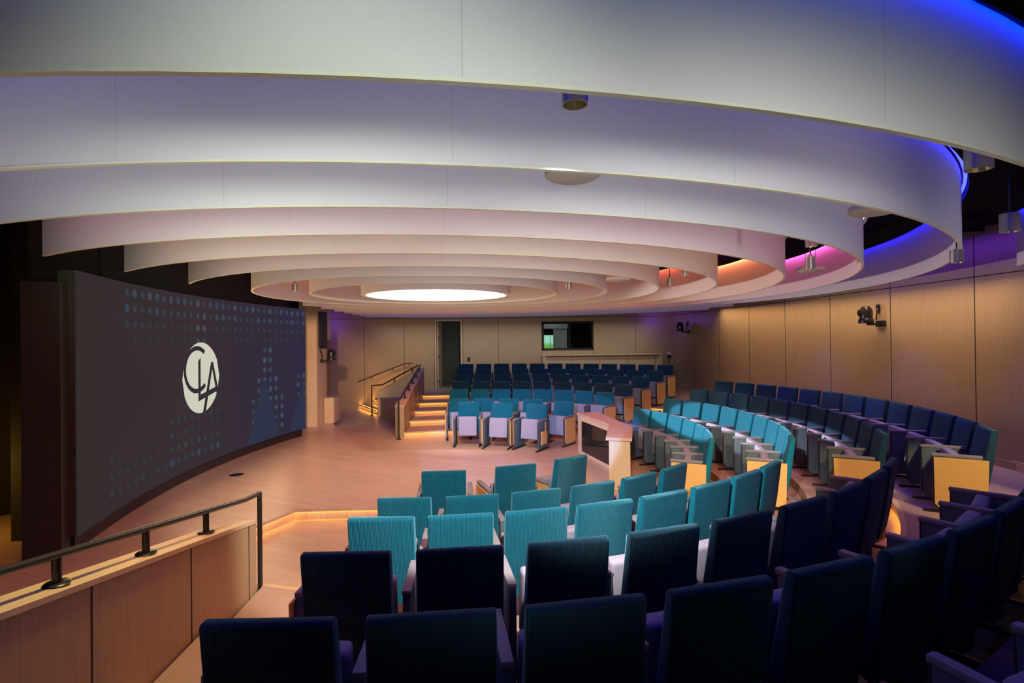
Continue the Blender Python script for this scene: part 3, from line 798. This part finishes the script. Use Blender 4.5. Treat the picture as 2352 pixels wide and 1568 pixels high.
NUM = ['first', 'second', 'third', 'fourth', 'fifth', 'sixth', 'seventh', 'eighth', 'ninth', 'tenth', 'eleventh', 'twelfth', 'thirteenth']
ROWN = {1: 'front row', 2: 'second row', 3: 'third row', 4: 'fourth row', 5: 'fifth row', 6: 'back row'}
LOOK = {('F', 1): 'blue grey', ('F', 2): 'blue grey', ('R', 1): 'pale blue', ('R', 2): 'pale teal', ('N', 1): 'teal', ('N', 2): 'bright teal', ('R', 3): 'charcoal', ('R', 4): 'deep blue'}
SEC = {'F': ('far block', 'the lit steps'), 'R': ('right block', 'its far end'), 'N': ('near block', 'the oak guard wall')}
# section, row, back radius, first angle, last angle (measured about the seating centre, +2.5 deg frame turn), count, skip
ROWS = [('F', 1, 4.037, 93.95, 68.42, 4), ('F', 2, 5.063, 94.37, 50.69, 8), ('F', 3, 5.94, 94.0, 50.4, 9), ('F', 4, 6.83, 93.7, 50.2, 10), ('F', 5, 7.64, 93.5, 50.0, 11), ('F', 6, 8.367, 93.27, 50.17, 12),
        ('R', 1, 4.005, 26.59, -20.2, 7), ('R', 2, 4.963, 28.45, -22.9, 9), ('R', 3, 5.905, 29.93, -24.29, 11), ('R', 4, 6.817, 30.76, -26.28, 13),
        ('N', 1, 4.044, -89.46, -47.03, 6), ('N', 2, 4.963, -89.31, -43.85, 8), ('N', 3, 5.926, -88.96, -42.07, 9), ('N', 4, 6.869, -88.95, -45.5, 10), ]
for s, k, r, t0, t1, n in ROWS:
    for i in range(n):
        th = t0 + (t1 - t0) * i / (n - 1) - 2.5
        # local +x of a chair points clockwise; rows F and R run clockwise, N counter-clockwise
        first, last = i == 0, i == n - 1
        if s == 'N': kind = ('R' if first else '') + ('L' if last else '')
        else: kind = ('L' if first else '') + ('R' if last else '')
        if s == 'F' and k == 1 and last: kind = 'R'
        look = LOOK.get((s, k), 'near black')
        chair(r, th, TIER[k], kind, f'{look} chair, {NUM[i]} from {SEC[s][1]}, {SEC[s][0]} {ROWN[k]}', f'{ROWN[k]} of the {SEC[s][0]}', abs(t1 - t0) / (n - 1))
# loose chairs on the floor
def polar(x, y): return math.hypot(x, y), math.degrees(math.atan2(y, x))
for (x, y), lab, kd in (((.16, 3.27), 'bright blue loose chair nearest the lit steps, in front of the far block', 'L R2'), ((.91, 2.98), 'bright blue loose chair, middle one in front of the far block', 'LR2'),
                        ((1.65, 2.68), 'bright blue loose chair with a folded orange tablet before the far block', 'L2t'), ((2.30, 3.13), 'blue grey chair with wood side standing just left of the desk', 'LR2'),
                        ((.13, -3.09), 'teal loose chair seen from behind, left one of the front three', 'LR2'), ((.91, -2.89), 'teal loose chair seen from behind, middle one of the front three', 'LR2'), ((1.58, -2.54), 'teal loose chair seen from behind, right one beside the desk', 'LR2')):
    r, th = polar(x, y); chair(r, th, 0, kd, lab, 'loose chairs at the front')
# fifth row of the near block: only what reaches into the picture
for th, lab in ((-74.55, 'dark chair at the bottom edge whose lone armrest tip shows lowest'), (-70.45, 'dark chair in the bottom right corner with its long armrest in view'), (-66.3, 'dark chair cut off by the bottom right edge of the frame')):
    chair(7.83, th, TIER[5], '', lab, 'fifth row of the near block', 4.1)

# ------------------------------------------------------------------ lights
def spot(name, loc, tgt, energy, col, ang, blend=.3, size=.06):
    l = D.lights.new(name, 'SPOT'); l.energy = energy; l.color = col; l.spot_size = rad(ang); l.spot_blend = blend; l.shadow_soft_size = size
    o = D.objects.new(name, l); C.objects.link(o); o.location = loc
    o.rotation_euler = (Vector(tgt) - Vector(loc)).to_track_quat('-Z', 'Y').to_euler()
    return o
def point(name, loc, energy, col, size=.1):
    l = D.lights.new(name, 'POINT'); l.energy = energy; l.color = col; l.shadow_soft_size = size
    o = D.objects.new(name, l); C.objects.link(o); o.location = loc; return o
def area(name, loc, tgt, energy, col, sx_, sy_, spread=180):
    l = D.lights.new(name, 'AREA'); l.energy = energy; l.color = col; l.shape = 'RECTANGLE'; l.size = sx_; l.size_y = sy_; l.spread = rad(spread)
    o = D.objects.new(name, l); C.objects.link(o); o.location = loc
    o.rotation_euler = (Vector(tgt) - Vector(loc)).to_track_quat('-Z', 'Y').to_euler(); return o
# centre lamp beam on the stage and the first two rows
spot('centre_beam', (RC[0], RC[1], ZB + .02), (RC[0], RC[1], 0), 165, (1.0, .46, .50), 137, .06, .12)
spot('stage_beam', (-.2, .3, 3.0), (.2, 3.3, 0), 400, (1.0, .74, .68), 62, .8, .1)
point('centre_glow', (RC[0], RC[1], ZB - .03), 75, (.90, .78, .52), .07)
# adjustable near-seat spot, then added beams without fixtures for seats, panels and desk
spot('near_beam', (.95, -6.9, 3.0), (.9, -2.9, .6), 960, (1.0, .93, .88), 62, .25, .05).scale = (1.35, 1, 1)
o_ = spot('cross_fill_far', (-.3, -6.9, 3.0), (1.5, 2.3, 0), 3200, (.20, .38, 1.0), 18, .12, .05); o_.scale = (1.6, 1, 1)
o_ = spot('cross_fill_right', (-2.2, -.87, 3.02), (4.5, -.05, .84), 6000, (.80, .86, 1.0), 6.4, .12, .04); o_.scale = (5.6, 1, 1)
spot('panel_beam', (5.6, -5.7, 3.0), (5.8, -3.3, .7), 420, (1.0, .74, .36), 26, .4, .05)
spot('panel_beam', (3.6, -5.3, 2.98), (4.0, -1.7, .45), 480, (1.0, .78, .42), 28, .3, .05)
spot('panel_beam', (4.6, -5.5, 3.0), (5.0, -2.75, .8), 330, (1.0, .76, .36), 18, .4, .05)
spot('desk_beam', (2.7, -5.0, 2.98), (2.6, -.9, .35), 330, (1.0, .88, .50), 14, .3, .05)
spot('pylon_beam', (-2.2, -.87, 3.0), (-3.9, 5.1, 1.4), 1100, (1.0, .60, .46), 30, .5, .08)
# added fill spots behind the camera, no fixtures, to brighten the hoop faces
for th_, en_, cl_ in ((-116, 24, (.93, 1, .90)), (-106, 75, (.97, 1, .9)), (-97, 100, (1, .98, .9)), (-84, 120, (1, .97, .92)), (-68, 110, (1, .93, .88)), (-48, 85, (1, .95, .98))):
    ca_, sa_ = cos(rad(th_)), sin(rad(th_))
    spot('hoop_fill_low', (8.6 * ca_, 8.6 * sa_, 1.4), (4.6 * ca_, 4.6 * sa_, 3.2), en_, cl_, 64, 1.0, .25)
spot('hoop_fill', (1.5, -10.0, 2.4), (-2.0, -4.0, 3.16), 1900, (.92, 1.0, .88), 19, 1.0, .9)  # added long-throw fill for the left hoops, no fixture
o_ = spot('hoop_fill_wide', (1.6, -10.1, 2.42), (1.6, -4.2, 2.88), 640, (1.0, .98, .93), 25, 1.0, .8); o_.scale = (2.9, 1, 1)
spot('hoop_fill_front', (1.3, -10.0, 2.4), (1.3, -6.6, 3.45), 34, (.50, .84, 1.0), 90, 1.0, .6)
spot('inner_ring_fill', (-3.2, .3, 1.25), (6.0, -1.6, 3.15), 900, (1.0, .86, .86), 15, .8, .08).scale = (4.5, 1, 1)  # added spot before the screen, no fixture, lifts the inner ring faces
area('wall_top_blue', (7.2, -2.0, 3.70), (7.5, -2.0, 3.35), 9, (.10, .02, 1.0), 5.0, .05, 100)
# added warm fill in front of the screen, brightens the walls
area('screen_fill', (-3.7, .3, 1.75), (5, .3, 1.75), 58, (1.0, .68, .34), 5.0, 1.6)
# added fill strips for the right and far walls, no fixtures
area('wall_fill_right', (7.05, 2.0, 3.25), (7.5, 2.0, 1.0), 56, (1.0, .65, .35), 8.5, .08, 110)
area('wall_fill_far', (1.5, 8.7, 2.98), (1.5, 9.75, 1.2), 22, (.94, .92, .95), 9.5, .08, 110)
# guard wall cap and step light
o_ = spot('cap_light', (-1.25, -5.6, 2.98), (-1.25, -5.6, .5), 150, (1.0, .76, .22), 36, .4, .05); o_.scale = (1, 2.4, 1)
# purple corners
point('corner_violet', (-4.9, 8.6, 2.9), 24, (.22, .06, 1.0), .1)
point('corner_violet_right', (6.4, 9.0, 2.9), 8, (.22, .06, 1.0), .1)
point('floor_violet', (-5.2, 9.2, .35), 3, (.22, .06, 1.0), .05)
# blue on the wall side seats
for n in (-2.6, -.4, 1.8):
    spot('blue_wash', (6.75, n, 3.55), (6.6, n, .9), 130, (.03, .03, 1.0), 70, .8, .1)
# backstage amber
point('backstage_amber', (-5.2, -2.9, .9), 16, (1.0, .50, .06), .1)
# booth and lobby
point('booth_lamp', (2.8, NW + .22, 3.12), 2.5, (.9, 1.0, .95), .1)
point('lobby_lamp', (.6, NW + 1.3, 2.6), 4, (.95, 1.0, .92), .1)

# ------------------------------------------------------------------ camera
F, RO, PT, V0 = 1228.0, -.0105, .005, 775.3
cam = D.cameras.new('camera'); co = D.objects.new('camera', cam); C.objects.link(co)
cam.sensor_width = 36; cam.lens = F / 2352 * 36; cam.shift_y = (V0 - 784) / 2352; cam.clip_start = .02; cam.clip_end = 100
c_, s_ = cos(PT), sin(PT)
right = Vector((cos(RO), -s_ * sin(RO), c_ * sin(RO))); up = Vector((-sin(RO), -s_ * cos(RO), c_ * cos(RO))); fwd = Vector((0, c_, s_))
Rz = Matrix.Rotation(-AX, 3, 'Z')
right, up, fwd = Rz @ right, Rz @ up, Rz @ fwd
Mc = Matrix((right, up, -fwd)).transposed().to_4x4()
cc = Vector((-1.004, 8.777)); A_ = Vector((cos(AX), sin(AX))); N_ = Vector((-sin(AX), cos(AX)))
Mc.translation = Vector((-(cc.dot(A_)), -(cc.dot(N_)), 2.28))
co.matrix_world = Mc
S = bpy.context.scene; S.camera = co
w = D.worlds.new('world'); S.world = w; w.use_nodes = True
w.node_tree.nodes['Background'].inputs['Color'].default_value = (.02, .02, .03, 1); w.node_tree.nodes['Background'].inputs['Strength'].default_value = 0
S.view_settings.view_transform = 'Standard'; S.view_settings.look = 'None'; S.view_settings.gamma = 1; S.view_settings.exposure = 0
S.view_settings.use_curve_mapping = False
